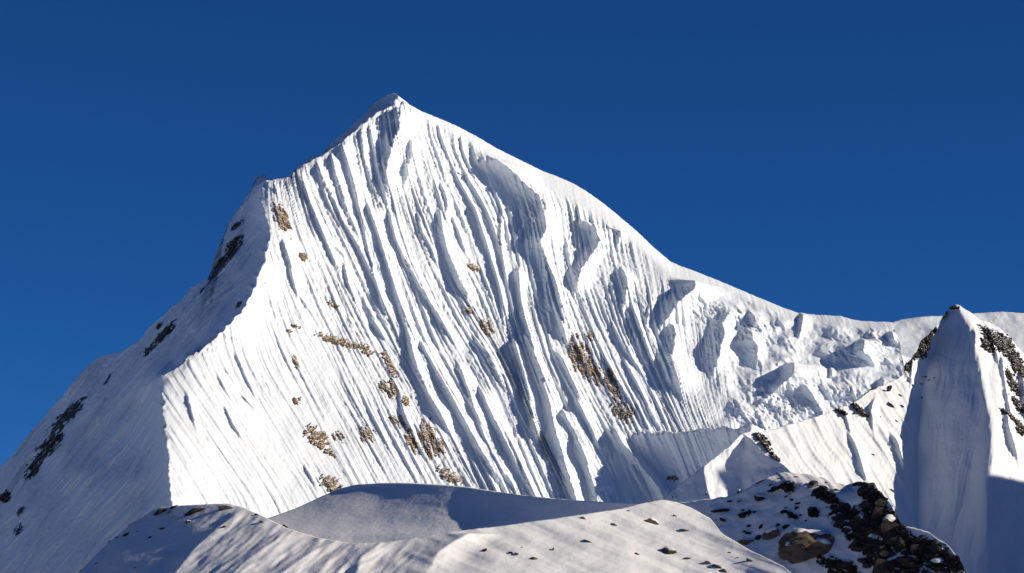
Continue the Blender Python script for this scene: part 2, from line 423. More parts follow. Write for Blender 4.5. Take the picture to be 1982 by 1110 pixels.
RIBS = [
 # near the summit
 (T(450,150,[(1295,250),(1300,400),(1255,520),(1200,680),(1190,800),(1200,880)]), 44, dict(wl=.85, wr=.8)),
 (T(450,150,[(1050,380),(1085,540),(1130,690),(1170,820)]), 11),
 (T(450,150,[(985,340),(1000,470),(1010,640),(1060,800),(1110,900)]), 12),
 (T(450,150,[(815,480),(850,560),(885,650),(935,765),(965,900),(975,1020),(980,1140)]) + [(705,450),(715,490),(730,540),(743,590),(748,620)], 17),
 (T(450,150,[(770,620),(800,740),(830,850),(880,1000)]) + [(683,430),(700,470)], 13),
 (T(450,150,[(670,690),(720,850),(800,1000),(840,1100)]) + [(680,450),(705,500),(725,550),(745,590),(770,640)], 14),
 (T(450,150,[(510,740),(560,880),(610,1000),(650,1100)]) + [(625,450),(640,490),(655,520)], 13),
 (T(450,150,[(330,830),(345,900)]), 8),
 (T(450,150,[(1385,480),(1375,620),(1330,800)]), 18, dict(wl=.8)),
 (T(450,150,[(1600,820),(1650,950),(1640,1100)]) , 13),
 (T(450,150,[(1680,720),(1800,760),(1810,800)]), 10),
 # big shadowed pocket under the snow ridge
 (T(850,200,[(370,420),(560,560),(680,680),(800,780),(830,980),(770,1110)]), 66, dict(h=.95, wl=.9, wr=1.0, pr=1.6, top=30)),
 (T(850,200,[(1080,910),(1210,990),(1240,1080)]) + T(700,400,[(1820,290),(1745,390),(1690,500),(1650,620)]), 34, dict(h=1.1, wl=.85, wr=1.0)),
 (T(850,200,[(1310,960),(1390,990),(1370,1080)]), 12),
 # centre
 (T(700,400,[(50,0),(120,170),(160,330),(215,500),(270,690),(340,870),(390,1090)]), 20),
 (T(700,400,[(225,60),(250,240),(330,390),(420,560),(470,680),(570,800),(640,930),(720,1050)]), 15),
 (T(700,400,[(430,60),(470,200),(540,330),(570,420)]), 11),
 (T(700,400,[(600,40),(625,200),(645,340),(700,440),(760,590),(800,690)]), 22),
 (T(700,400,[(690,80),(740,200),(780,310)]), 11),
 (T(700,400,[(865,0),(905,130),(915,200),(970,330),(1030,520),(1050,620),(1080,740),(1090,880)]), 12),
 (T(700,400,[(1390,60),(1400,180),(1375,300),(1420,440),(1480,580),(1510,730),(1540,870),(1560,990)]), 40, dict(h=.9, wl=.8, wr=.9)),
 (T(700,400,[(1075,60),(1065,250),(1090,420),(1110,600)]), 12, dict(wr=.8)),
 (T(700,400,[(1200,480),(1225,640),(1215,730),(1250,880),(1290,980),(1330,1100)]), 26, dict(wr=.7)),
 (T(700,400,[(1310,60),(1220,180),(1180,280)]), 12, dict(wr=.8)),
 (T(700,400,[(1400,480),(1420,640),(1440,800),(1450,900)]), 14, dict(wr=.8)),
 # lower centre
 (T(700,650,[(365,0),(400,140),(420,260),(480,370),(520,470),(600,590),(640,680)]), 24),
 (T(700,650,[(455,50),(560,250),(640,390),(740,570),(800,670),(880,830),(960,960),(1040,1090)]), 22),
 (T(700,650,[(740,230),(800,350),(850,520),(890,640),(940,780),(1000,900),(1080,1040),(1130,1110)]), 18),
 (T(700,650,[(905,400),(960,510),(1010,640),(1070,760),(1150,900),(1200,1000),(1250,1090)]) + [(1045, 980)], 20),
 (T(700,650,[(870,20),(950,130),(1020,260),(1080,380)]), 16),
 (T(700,650,[(1175,50),(1200,180),(1250,320),(1290,500),(1320,650),(1345,790)]), 26, dict(wr=.7)),
 (T(700,650,[(1250,0),(1320,160),(1390,340),(1435,480),(1450,620),(1480,780),(1520,880),(1570,1000),(1600,1090)]) + [(1115, 980)], 32, dict(wr=1.1)),
 (T(700,650,[(1530,580),(1600,700),(1650,780),(1690,900),(1740,1040),(1760,1110)]) + [(1160, 990)], 30),
 (T(700,650,[(1500,130),(1580,260),(1610,360),(1650,470),(1700,560)]), 20),
 (T(700,650,[(1650,500),(1700,620),(1750,700),(1790,800),(1820,900)]), 20),
 (T(1050,680,[(545,610),(600,720),(690,810),(750,900),(830,1000),(900,1080)]) + [(1290, 990)], 40, dict(wr=.6)),
 (T(1050,680,[(660,860),(740,1000),(790,1090)]), 14, dict(wr=.8)),
 (T(1050,680,[(970,20),(1000,120),(1030,220),(1060,300)]), 40, dict(h=1.0, wl=.8)),
 (T(1050,680,[(470,40),(560,200),(640,330),(760,540)]), 9),
 (T(1050,680,[(620,60),(720,250),(800,420),(880,580)]), 9),
 # right, below the glacier
 (T(1100,430,[(400,350),(450,450),(440,560),(420,670)]), 26, dict(h=1.0, wl=.7, wr=.9)),
 (T(1100,430,[(330,470),(345,560),(380,650)]), 9, dict(wr=.8)),
 (T(1100,430,[(860,455),(955,468),(960,540),(860,620),(790,700),(720,800)]), 54, dict(h=1.0, wl=.75, wr=1.1, top=12, wob=2)),
 (T(1100,430,[(620,640),(610,730),(590,820)]), 12, dict(wr=.8)),
 (T(1100,430,[(790,780),(820,880),(800,980),(760,1080)]), 34, dict(h=.9, wl=.9, wr=.9, wob=3, poly=False)),
 (T(1100,430,[(1230,690),(1180,800),(1185,900),(1160,1000),(1130,1110)]), 34, dict(h=.9, wl=.9, wr=.9, wob=3, poly=False)),
 (T(1100,430,[(1390,840),(1400,920),(1440,960),(1440,1050)]), 34, dict(h=.9, wl=.9, wr=.9, wob=3, poly=False)),
 (T(1100,430,[(1390,690),(1425,740),(1420,800)]), 22),
 (T(1100,430,[(1800,690),(1790,780),(1770,880)]), 18, dict(top=10, bot=14)),
 (T(1100,430,[(340,780),(420,950),(520,1100)]), 10), (T(1100,430,[(480,640),(560,850),(640,1060)]), 14),
 (T(1250,520,[(1120,735),(1115,790),(1090,850),(1020,910)]), 84, dict(h=.85, wl=.35, wr=1.3, top=8, bot=70, k=1.0, wob=6)),
 (T(1482,560,[(730,395),(725,500),(790,560)]), 60, dict(h=.7, wl=.3, wr=1.5, top=8, bot=22, k=1.0, wob=4)),
 (T(1482,560,[(960,330),(965,400),(1000,430)]), 20, dict(top=6, bot=8)),
 (T(1482,560,[(890,690),(880,760),(800,790)]), 40, dict(h=.7, wl=.3, wr=1.5, top=8, bot=22, k=1.0, wob=4)),
 (T(1482,560,[(495,600),(500,680)]), 14, dict(top=5, bot=6)),
 (T(1482,560,[(270,730),(330,800),(400,900)]), 24),
 # left bright part
 (T(250,400,[(1180,260),(1240,430),(1260,560),(1290,680)]), 13), (T(250,400,[(1650,450),(1690,600),(1730,700)]), 14),
 (T(250,400,[(1410,0),(1450,120),(1520,260),(1600,330)]), 12), (T(250,400,[(1870,880),(1982,1040)]), 10),
 (T(250,400,[(1680,840),(1710,920)]), 8), (T(250,400,[(1280,640),(1380,800)]), 7),
 (T(300,680,[(250,340),(280,450),(310,560)]), 9), (T(300,680,[(480,180),(560,330)]), 6), (T(300,680,[(540,130),(620,260)]), 6),
 (T(300,680,[(620,20),(700,200),(760,330)]), 6), (T(300,680,[(540,430),(600,560),(650,640)]), 9), (T(300,680,[(660,330),(730,410)]), 6),
 (T(300,680,[(1150,880),(1190,950),(1240,1060)]), 7),
 (T(700,650,[(290,450),(330,600),(390,740)]), 12),
]

def interp_guides(X, Z, guides, f0, yr):
    xs = []; ph = []
    zt = np.linspace(100, 1500, 300)
    for pts, p in guides:
        a = np.array(pts, float)
        x, y, z = lift(a[:, 0], a[:, 1], f0, *yr)
        o = np.argsort(z)
        xs.append(np.interp(zt, z[o], x[o])); ph.append(p)
    xs = np.maximum.accumulate(np.array(xs) + np.arange(len(xs))[:, None] * 0.5, axis=0); ph = np.array(ph, float)
    k = np.hanning(41); k /= k.sum()
    xs = np.array([np.convolve(np.pad(r, 20, mode='reflect', reflect_type='odd'), k, 'valid') for r in xs])   # flutes bend gently
    fz = np.clip((Z - 100) / (zt[1] - zt[0]), 0, 298.99)
    iz = fz.astype(int); az = fz - iz
    gi = lambda r: r[iz] * (1 - az) + r[iz + 1] * az
    # piecewise linear in x between neighbouring guides
    g = gi(xs[0]); out = ph[0] + (X - g) * 0.9
    for i in range(len(ph) - 1):
        g2 = gi(xs[i + 1])
        t = (X - g) / np.maximum(g2 - g, 1.0)
        out = np.where(X >= g, ph[i] + t * (ph[i + 1] - ph[i]), out)
        g = g2
    return out

YR = (3900, 9000)
def main_relief(s, X, Z):
    mpp = 0.93
    d, sg = prow_dist(X, Z)
    right = (sg >= 0)
    s_top = (s.zc[None, :] - Z)                       # metres below the skyline
    R = rib_field(X, Z, main_f0, YR, RIBS, mpp, 1.0, 3)
    phi = interp_guides(X, Z, GUIDES, main_f0, YR)
    # smooth snow ridge along the right skyline: fewer flutes near the crest
    px_like = X / 5400 * FPX + PW / 2
    band = np.interp(px_like, [760, 800, 900, 1000, 1060, 1120, 1200, 1300, 1400, 1500, 1600, 1750], [4, 18, 28, 40, 72, 78, 62, 50, 60, 60, 40, 25])
    bandm = sstep(0.6, 1.4, s_top / band)
    left_soft = np.where(right, sstep(0, 60, d), 1)
    fl = sstep(1480, 1250, px_like)                   # flutes die out to the right where the glacier begins
    warp = 5 * noise2(phi / 60, Z / 160, 21) + 1.2 * noise2(phi / 14, Z / 90, 20)
    amp = np.interp(phi, [200, 480, 600, 700, 800, 1000, 1200, 1350, 1500], [0.42, 0.45, 0.62, .85, 1.05, 1.2, 1.15, .95, .5])
    amp = amp * np.clip(1 + 0.9 * noise2(phi / 70, Z / 120, 22), 0.25, 1.7)
    p = phi + warp
    flutes = amp * (7.6 * flute(p, 19.0, Z, 170, 23) + 6.2 * flute(p, 9.0, Z, 110, 24) + 1.3 * flute(p, 5.2, Z, 80, 25)
                    + 3.2 * np.clip(0.2 + 1.2 * noise2(phi / 45, Z / 70, 17), 0, 1) * flute(p + 0.42 * Z, 8.5, Z, 45, 27) + 3.2 * np.clip(0.2 - 1.2 * noise2(phi / 45, Z / 70, 17), 0, 1) * flute(p - 0.38 * Z, 8.5, Z, 45, 28))
    rough = np.interp(phi, [480, 750], [0.45, 1.3]) * fbm(X / 6, Z / 9, 3, 31) + 3.5 * fbm(X / 60, Z / 80, 2, 33)
    P, Q = survey(X, s.F0, Z)
    # broken ice of the hanging glacier
    ser = 0
    for (cx, cy, rx, ry, k) in [(1372, 600, 42, 45, 1), (1420, 610, 40, 30, .8), (1455, 650, 45, 35, .9), (1560, 780, 120, 42, 1), (1480, 800, 70, 40, 1), (1620, 622, 75, 12, .8),
                                (1655, 692, 40, 20, .9), (1390, 690, 35, 50, .5), (850, 320, 45, 45, .45), (1180, 560, 40, 50, .4), (1700, 650, 30, 20, .8)]:
        ser = np.maximum(ser, k * np.exp(-(((P - cx) / rx) ** 2 + ((Q - cy) / ry) ** 2) ** 2))
    ux = X + 0.35 * Z + 6 * noise2(X / 25, Z / 25, 40)
    cell = 10 * flute(ux, 30, Z, 30, 41) + 8 * flute(ux + 6 * noise2(X / 9, Z / 9, 47), 13, Z, 14, 42) + 4.5 * flute(ux + 3 * noise2(X / 5, Z / 5, 48), 6, Z, 8, 46) + 1.5 * fbm(X / 7, Z / 6, 2, 43)
    # stepped ice blocks
    cell = cell * (0.75 + 0.5 * noise2(X / 40, Z / 40, 44))
    # facet turned leftward, put into the shape to stand for a cast shadow
    bx = np.interp(Q, [830, 870, 910, 980], [1196, 1235, 1270, 1300])
    shade_facet = 1.2 * np.clip(P - bx, 0, 260) * 0.95 * sstep(832, 846, Q + 9 * noise2(X / 30, X * 0, 45) + 3 * noise2(X / 6, X * 0, 46) - 4 * sstep(1230, 1300, P)) * sstep(1500, 1430, P)
    fl = fl * (1 - 0.8 * np.clip(ser, 0, 1)) * (1 - 0.4 * sstep(5, 40, shade_facet))
    Rr = (R * (1 - sstep(5, 40, shade_facet)) + shade_facet + flutes * bandm * (0.18 + .82 * fl) + rough * (0.3 + .7 * bandm) * np.where(P > 1250, 0.6, 1) + ser * cell * bandm + sstep(1330, 1450, P) * (15 * fbm(X / 70, Z / 42, 2, 49) + 3.5 * flute(ux, 17, Z, 25, 50) * (noise2(X / 45, Z / 30, 51) > -0.1) + 1.2 * fbm(X / 12, Z / 9, 2, 50)) * sstep(8, 40, s_top))
    # snow ridge rounds backwards at the skyline
    Rr = Rr - 0.9 * np.clip(band - s_top, 0, None) ** 2 / band * (px_like > 770)
    # shaded left flank: fine runnels leaning down to the left
    q = X - 0.80 * Z + 10 * noise2(X / 90, Z / 90, 51)
    ql = Z * 0.8 + X
    runn = 13.0 * ridged(q / 62, ql / 420, 1, 58) + 12.0 * ridged(q / 30, ql / 260, 1, 52) + 6.5 * ridged(q / 13, ql / 160, 1, 53)
    runn = runn * (0.9 + 0.8 * noise2(X / 120, Z / 120, 55)) + 1.3 * fbm(X / 9, Z / 9, 3, 56) + 6 * fbm(X / 110, Z / 110, 2, 57)
    runn = runn * sstep(0, 70, d)
    w = np.where(right, 1.0, 0.0)
    arjag = 2.0 * fbm(X / 9, Z / 9, 2, 61) * np.exp(-d / 6)
    s.att = {'across': np.where(right, p, q + 3000), 'along': np.where(right, Z, ql), 
             'fine': np.where(right, np.interp(phi, [430, 620], [0.6, 1]) * np.clip((0.35 + 0.5 * amp) * (0.12 + .88 * bandm) * (0.25 + .75 * fl), 0.05, 1), 1.0 * sstep(0, 12, d))}
    return np.where(right, Rr * sstep(-2, 16, d), runn) + arjag

main = Sheet('mountain_peak', main_f0, YR, SKY, (-1230, 1300), 120, 1400, 715, main_relief, M_FACE,
             'steep fluted white ice peak rising against the deep blue sky', 'mountain', jag=0.8, back=1.3)

# ------------------------------------------------------------------ distant ridge behind the col
def back_f0(X, Z): return 7200 + 1.5 * (Z - 900) + 0.1 * (X - 900)
def back_relief(s, X, Z): return 3 * fbm(X / 40, Z / 30, 4, 70) + 14 * fbm(X / 160, Z / 120, 2, 71)
back = Sheet('distant_ridge', back_f0, (5600, 9500), [(1560, 680), (1640, 650), (1700, 632), (1745, 618), (1800, 613), (1850, 611), (1890, 606), (1940, 604), (1982, 607), (2060, 600), (2200, 590)],
             (700, 1700), 500, 320, 160, back_relief, M_FAR, 'low snow ridge far behind the rocky spur on the right', 'ridge', jag=0.6)

# ------------------------------------------------------------------ the rocky spur on the right
SY = (1300, 3200)
def spur_pf(x, z): return 2200 + 0.9 * (z - 250)
def line_of(pts, pf, yr):
    a = np.array(pts, float); x, y, z = lift(a[:, 0], a[:, 1], pf, *yr); o = np.argsort(z)
    return z[o], x[o]
VZ, VX = line_of([(1840, 585), (1802, 690), (1785, 760), (1776, 850), (1776, 960), (1776, 1180)], spur_pf, SY)
RZ, RX = line_of([(1851, 585), (1869, 640), (1879, 700), (1886, 760), (1899, 830), (1900, 900), (1894, 960), (1890, 1180)], spur_pf, SY)
def spur_f0(X, Z):
    X = np.asarray(X, float); Z = np.asarray(Z, float)
    V = np.interp(Z, VZ, VX); Rr = np.interp(Z, RZ, RX)
    a = X - V
    left = 0.65 * a
    mid = -1.05 * a
    yr_ = -1.05 * (Rr - V) + 1.15 * (X - Rr)
    k = 2.6
    m = np.maximum(mid, yr_) + k * np.log1p(np.exp(-np.abs(mid - yr_) / k))    # rounded rib
    return spur_pf(X, Z) + np.where(a < 0, left, np.where(a < 1e-6, 0, m - k * np.log1p(np.exp(-np.abs(0 - (-1.05 * (Rr - V) - 1.15 * (Rr - V))) / k))))
SPUR_SKY = [(1180, 1100), (1300, 980), (1380, 905), (1425, 858), (1440, 839), (1465, 836), (1482, 834), (1500, 830),
            (1548, 817), (1593, 803), (1610, 796), (1638, 785), (1664, 772), (1684, 757), (1706, 748), (1734, 734), (1749, 724), (1751, 706), (1772, 686), (1780, 663),
            (1800, 646), (1818, 626), (1835, 598), (1841, 593), (1850, 590), (1860, 594), (1876, 602), (1896, 617), (1911, 622), (1931, 633), (1949, 648), (1961, 661), (1982, 684),
            (2040, 740), (2120, 800), (2260, 860)]
SPUR_RIBS = [
 (T(1482, 830, [(640, 50), (700, 180), (750, 350)]), 15), (T(1482, 830, [(960, 40), (1010, 130), (1055, 300)]), 14),
 (T(1482, 560, [(830, 850), (800, 930), (820, 1050)]), 12), (T(1482, 560, [(600, 930), (640, 1080)]), 9),
 (T(1482, 560, [(1840, 950), (1850, 1050), (1870, 1110)]) + [(1965, 880)], 18),
 ([(1885, 640), (1886, 668)], 16), ([(1912, 640), (1930, 700)], 12), ([(1765, 690), (1762, 740)], 8), ([(1935, 690), (1945, 760), (1960, 840)], 14), ([(1975, 720), (1985, 800), (2000, 880)], 16),
]
def spur_relief(s, X, Z):
    mpp = 0.39
    V = np.interp(Z, VZ, VX); Rr = np.interp(Z, RZ, RX)
    R = rib_field(X, Z, spur_f0, SY, SPUR_RIBS, mpp, 0.7, 5)
    pl = X + 0.55 * Z + 3 * noise2(X / 20, Z / 30, 80)
    fl = 2.6 * flute(pl, 13, Z, 40, 81) + 1.1 * flute(pl, 5.5, Z, 25, 82) + 0.35 * flute(pl, 2.4, Z, 15, 83)
    pm = X - 0.28 * Z + 3 * noise2(X / 25, Z / 35, 84)
    fm = 3.2 * noise2(pm / 17, Z / 90, 78) + 1.6 * noise2(pm / 8, Z / 60, 85) + 0.40 * ridged(pm / 3.2, Z / 40, 2, 86)
    lowf = sstep(-95, -140, X - V)
    a = np.where(X < V, fl * (0.75 - .55 * lowf) * sstep(0, 14, V - X), fm * sstep(0, 10, X - V))
    a = np.where(X > Rr, fm * .6 + .8 * flute(pl, 9, Z, 30, 87) * sstep(4, 20, X - Rr), a)
    return R + a + 0.25 * fbm(X / 2.2, Z / 2.2, 3, 88) + 1.2 * fbm(X / 18, Z / 18, 2, 89)
spur = Sheet('snow_spur', spur_f0, SY, SPUR_SKY, (70, 470), -30, 580, 400, spur_relief, M_SPUR,
             'rocky snow spur with a pointed top at the right edge', 'ridge', jag=0.9, back=1.0)

# ------------------------------------------------------------------ low shoulder in front of the spur
HY = (1100, 2400)
def sh_pf(x, z): return 1650 + 0.9 * (z - 180)
AZ_, AX_ = line_of([(1446, 832), (1388, 880), (1361, 905), (1367, 940), (1378, 980), (1385, 1060)], sh_pf, HY)
BZ_, BX_ = line_of([(1448, 832), (1442, 855), (1440, 900), (1438, 960), (1436, 1060)], sh_pf, HY)
def sh_f0(X, Z):
    X = np.asarray(X, float); Z = np.asarray(Z, float)
    A = np.interp(Z, AZ_, AX_); B = np.maximum(np.interp(Z, BZ_, BX_), A + 0.3)
    return sh_pf(X, Z) + np.where(X < A, 1.5 * (A - X), np.where(X < B, 0.9 * (X - A), 0.9 * (B - A) - 1.15 * (X - B)))
SH_SKY = [(1200, 1040), (1240, 1002), (1280, 968), (1310, 942), (1342, 918), (1375, 890), (1395, 877), (1415, 862), (1432, 843), (1440, 838), (1455, 853), (1470, 867), (1485, 884), (1505, 893), (1522, 906), (1545, 925), (1600, 985), (1660, 1060)]
def sh_relief(s, X, Z):
    pm = X + 0.15 * Z
    return 0.9 * noise2(pm / 5, Z / 40, 75) + 0.5 * flute(pm, 4, Z, 30, 76) + 0.6 * fbm(X / 3, Z / 3, 3, 77) + 3.0 * fbm(X / 13, Z / 13, 2, 78)
shoulder = Sheet('snow_shoulder', sh_f0, HY, SH_SKY, (55, 200), -30, 300, 220, sh_relief, M_SPUR,
                 'small snow shoulder with one sunlit strip between shaded flanks', 'ridge', jag=0.9, back=0.8)

# ------------------------------------------------------------------ snow dome in the middle distance
DY = (250, 700)
def dome_f0(X, Z):
    a = np.interp(Z, [20, 27, 33, 36], [-.32, -.42, -.95, -1.2])
    return 420 + a * (X + 6.8) + 1.75 * (Z - 33) 
DOME_SKY = [(300, 1100), (440, 1040), (520, 1003), (570, 985), (620, 962), (660, 945), (690, 938), (740, 935), (790, 935), (850, 938), (900, 942), (950, 950), (1000, 957), (1060, 964),
            (1120, 969), (1200, 973), (1300, 978), (1400, 1000), (1500, 1040), (1600, 1100)]
def dome_relief(s, X, Z): return 0.06 * fbm(X / 1.3, Z / .7, 4, 90) + 0.5 * fbm(X / 9, Z / 5, 2, 91)
dome = Sheet('snow_dome', dome_f0, DY, DOME_SKY, (-55, 52), -30, 300, 170, dome_relief, M_NEAR,
             'smooth rounded snow dome below the fluted face, mostly in shade', 'slope', jag=0.0, back=1.6, back_len=60, rowpow=0.6)

# ------------------------------------------------------------------ dark rocky mound on the right
MY = (220, 480)
def mound_f0(X, Z):
    return 330 - 0.95 * (X - 36) + 1.3 * (Z - 24)
MOUND_SKY = [(1100, 1060), (1180, 1012), (1250, 988), (1300, 975), (1360, 968), (1400, 962), (1430, 955), (1460, 938), (1490, 920), (1520, 905), (1545, 900), (1580, 903), (1610, 912), (1650, 928),
             (1672, 925), (1690, 932), (1700, 950), (1722, 968), (1735, 1000), (1745, 1018), (1770, 1022), (1800, 1030), (1830, 1050), (1855, 1075), (1872, 1110), (1900, 1165), (1990, 1240)]
def mound_relief(s, X, Z):
    px = X / 330 * FPX + PW / 2
    top = s.zc[None, :] - Z
    wob = 0.45 * fbm(X / 3.0, Z / 2.2, 4, 100) + 0.9 * fbm(X / 9, Z / 7, 2, 101)
    bnd = np.interp(px, [1500, 1530, 1580, 1640, 1680, 1700], [0.2, 1.8, 3.2, 2.8, 1.0, 0.2])
    return wob * sstep(-0.5, bnd, top) - 3.4 * np.clip(bnd - top, 0, None) ** 2 / bnd
mound = Sheet('rocky_mound', mound_f0, MY, MOUND_SKY, (6, 64), -30, 350, 250, mound_relief, M_NEAR,
              'shaded snowy mound studded with dark rocks at lower right', 'hill', jag=0.12, back=1.2, back_len=50, rowpow=0.6)

# ------------------------------------------------------------------ near slope with scattered stones
NY = (120, 420)
_npx = np.array([-100, 150, 350, 450, 600, 800, 1000, 1250, 1350, 1450, 1700, 2000], float)
_nfx = np.array([-1.1, -1.1, -.9, -.38, -.25, -.2, .12, .38, .15, -.45, -.8, -.8])
_nx = (_npx - PW / 2) / FPX * 250
_gx2 = np.linspace(_nx[0], _nx[-1], 600)
_gy2 = np.concatenate([[0], np.cumsum(np.interp(_gx2, _nx, _nfx)[:-1] * np.diff(_gx2))])
_gy2 = _gy2 - np.interp(0, _gx2, _gy2)
def near_f0(X, Z):
    return 250 + np.interp(X, _gx2, _gy2) + 2.0 * (Z - 18)
NEAR_SKY = [(-80, 1330), (60, 1200), (150, 1112), (175, 1085), (210, 1050), (250, 1018), (290, 992), (310, 983), (350, 979), (400, 976), (440, 975), (470, 982), (510, 1000), (560, 1025), (620, 1042),
            (680, 1052), (720, 1052), (760, 1048), (860, 1032), (1000, 1014), (1080, 1003), (1150, 993), (1200, 985), (1245, 974), (1280, 968), (1310, 972), (1340, 984), (1375, 1004), (1398, 1034), (1450, 1064),
            (1490, 1084), (1515, 1097), (1540, 1115), (1600, 1160), (1800, 1300)]
NEAR_RIBS = [([(912, 1033), (880, 1050), (850, 1070), (838, 1090)], 55, dict(h=.55, wl=1.2, wr=1.2, top=3)),
             ([(640, 1052), (600, 1072), (560, 1100), (540, 1115)], 36, dict(h=.3, wl=1.0, wr=1.0)), ([(560, 1030), (500, 1070), (450, 1112)], 36, dict(h=.34, wl=1.0, wr=1.4)),
             ([(470, 990), (420, 1025), (380, 1060), (340, 1110)], 34, dict(h=.4, wl=1.0, wr=1.0)), ([(740, 1050), (700, 1080), (690, 1115)], 30, dict(h=.45, wl=1.0, wr=1.1))]
def near_relief(s, X, Z):
    px = X / 250 * FPX + PW / 2
    R = rib_field(X, Z, near_f0, NY, NEAR_RIBS, 0.0445, 0.8, 6)
    q = X - 1.0 * Z; r = X + 1.0 * Z
    st = 0.17 * ridged(q / 1.7, r / 6.0, 2, 110) + 0.09 * noise2(q / .6, r / 2.5, 111)
    q2 = X + 2.2 * Z
    st2 = 0.34 * noise2(q2 / 2.6, X / 6, 112) + 0.06 * noise2(q2 / .8, X / 3.5, 113)
    wl_ = sstep(900, 700, px)
    return R + st * wl_ * sstep(330, 430, px) + st2 * (1 - wl_) + 0.035 * fbm(X / 1.3 - Z * .5, Z / .7, 4, 114) + 0.42 * fbm(X / 6, Z / 3.5, 2, 115)
near = Sheet('near_slope', near_f0, NY, NEAR_SKY, (-50, 38), -32, 600, 310, near_relief, M_NEAR,
             'sunlit rolling snow slope with scattered stones along the bottom edge', 'slope', jag=0.03, back=1.2, back_len=60, rowpow=0.5)

# ------------------------------------------------------------------ valley floor
gx_ = np.linspace(-20000, 20000, 60); gy_ = np.linspace(-9000, 26000, 60)
GX, GY = np.meshgrid(gx_, gy_)
M_FLOOR = rock_material('valley_floor', 0.004, (0.35, 0.35, 0.35), (0.8, 0.8, 0.8))
grd = grid_object('valley_floor_ground', GX, GY, -31 + 0 * GX, M_FLOOR)
grd['kind'] = 'structure'; grd['label'] = 'moraine and snow patches of the valley floor below all slopes'; grd['category'] = 'ground'

# ------------------------------------------------------------------ ridges outside the view: left one added for bounce, right one shadow-casting
def unseen_ridge(name, x0, y0, x1, y1, h, wid, seed, label, jag=60):
    n, m = 90, 40
    t = np.linspace(0, 1, n)[None, :]; u = np.linspace(-1, 1, m)[:, None]
    dx, dy = x1 - x0, y1 - y0; L = math.hypot(dx, dy); nx_, ny_ = dy / L, -dx / L
    X = x0 + dx * t + nx_ * u * wid; Y = y0 + dy * t + ny_ * u * wid
    hc = np.interp(t, np.linspace(0, 1, len(h)), h) + jag * fbm(t * L / 500, t * 0 + seed, 4, seed)
    Z = -40 + (1 - np.abs(u)) ** 1.1 * (hc + 40) + 40 * fbm(X / 300, Y / 300, 4, seed + 2) * (1 - np.abs(u)) * np.minimum(1, np.abs(u) * 6)
    o = grid_object(name, X, Y, Z, M_FAR)
    o['kind'] = 'structure'; o['label'] = label; o['category'] = 'mountain'
    return o

unseen_ridge('unseen_ridge', -3300, -500, -3500, 6500, [220, 320, 380, 380, 320], 1000, 130, 'unseen snowy ridge added beyond the left edge to bounce light')  # added out of view so its sunlit snow lightens the shaded left flank

# shadow-casting neighbour of the spur, outside the right edge
ex = 800.0
ep = [spur.at(a, b) for a, b in [(1700, 985), (1745, 970), (1862, 947), (1945, 928)]]
eq = sorted([(p[1] + SUN[1] * (ex - p[0]) / SUN[0], p[2] + SUN[2] * (ex - p[0]) / SUN[0]) for p in ep])
pf_ = np.polyfit([a for a, b in eq], [b for a, b in eq], 1)
ym = np.mean([a for a, b in eq])
def hline(y): return float(np.clip(np.polyval(pf_, y), np.polyval(pf_, ym) - 60, np.polyval(pf_, ym) + 60))
unseen_ridge('neighbour_ridge', ex, 1500, ex, 2900, [hline(y) for y in np.linspace(1500, 2900, 20)], 330, 131, 'snowy ridge standing beyond the right edge', jag=4)

# ------------------------------------------------------------------ bedrock showing through the snow
def outcrop(sheet, px, py, rx, ry, lean, mat, mpp, thick, bias=0.0, step=None, streak=1.0, seed=0, nz=1.0, grain=9.0, smooth=0):
    """craggy bedrock patch that breaks through the snow where it stands proud; lean in degrees, top to the right"""
    if rx > ry: lean = lean + 90 if lean < -35 else (lean - 90 if lean > 35 else lean)
    c = sheet.at(px, py)
    a, b = rx * mpp, ry * mpp
    th = math.radians(lean)
    e = max(a, b) * 1.25
    step = step or mpp * 1.0
    n = int(min(190, max(14, 2 * e / step)))
    U, V = np.meshgrid(np.linspace(-e, e, n), np.linspace(-e, e, n))
    u = U * math.cos(th) - V * math.sin(th); v = U * math.sin(th) + V * math.cos(th)
    m = 1 - (u / a) ** 2 - (v / b) ** 2
    L = mpp * grain
    f = (0.55 * fbm(u / L + seed, v / (L * (1 + streak)), 4, 140 + seed % 40, 0.62) * nz + 0.32 * noise2(u / (L * .3), v / (L * .4) + seed, 150)) + 0.9 * np.clip(m, -3, 1) - 0.30 - bias
    crag = np.abs(noise2(u / (L * .45), v / (L * .3), 160 + seed % 20)) + 0.5 * np.abs(noise2(u / (L * .2), v / (L * .15), 161))
    off = thick * (np.clip(f, -1, 0.55) + 0.8 * crag * sstep(-0.05, 0.3, f))
    X, Z = c[0] + U, c[2] + V
    Y = sheet.f(X, np.minimum(Z, np.interp(X, sheet.x, sheet.zc)))
    if smooth:
        # bedrock fills the runnels: follow the face without its fine fluting
        k = smooth; Yp = np.pad(Y, k, mode='edge'); c1 = np.cumsum(np.cumsum(np.pad(Yp, ((1, 0), (1, 0))), 0), 1); w_ = 2 * k + 1
        Y = 0.3 * Y + 0.7 * (c1[w_:, w_:] - c1[:-w_, w_:] - c1[w_:, :-w_] + c1[:-w_, :-w_]) / w_ ** 2
    Y = Y - off
    zc = np.interp(X, sheet.x, sheet.zc)
    Z = np.minimum(Z, zc + 0.25 * thick * np.clip(f, -1, 1))
    keep = (f > -0.12) 
    if keep.sum() < 3: return
    return grid_object('rock_outcrop', X, Y, Z, mat, sheet.ob, keep)

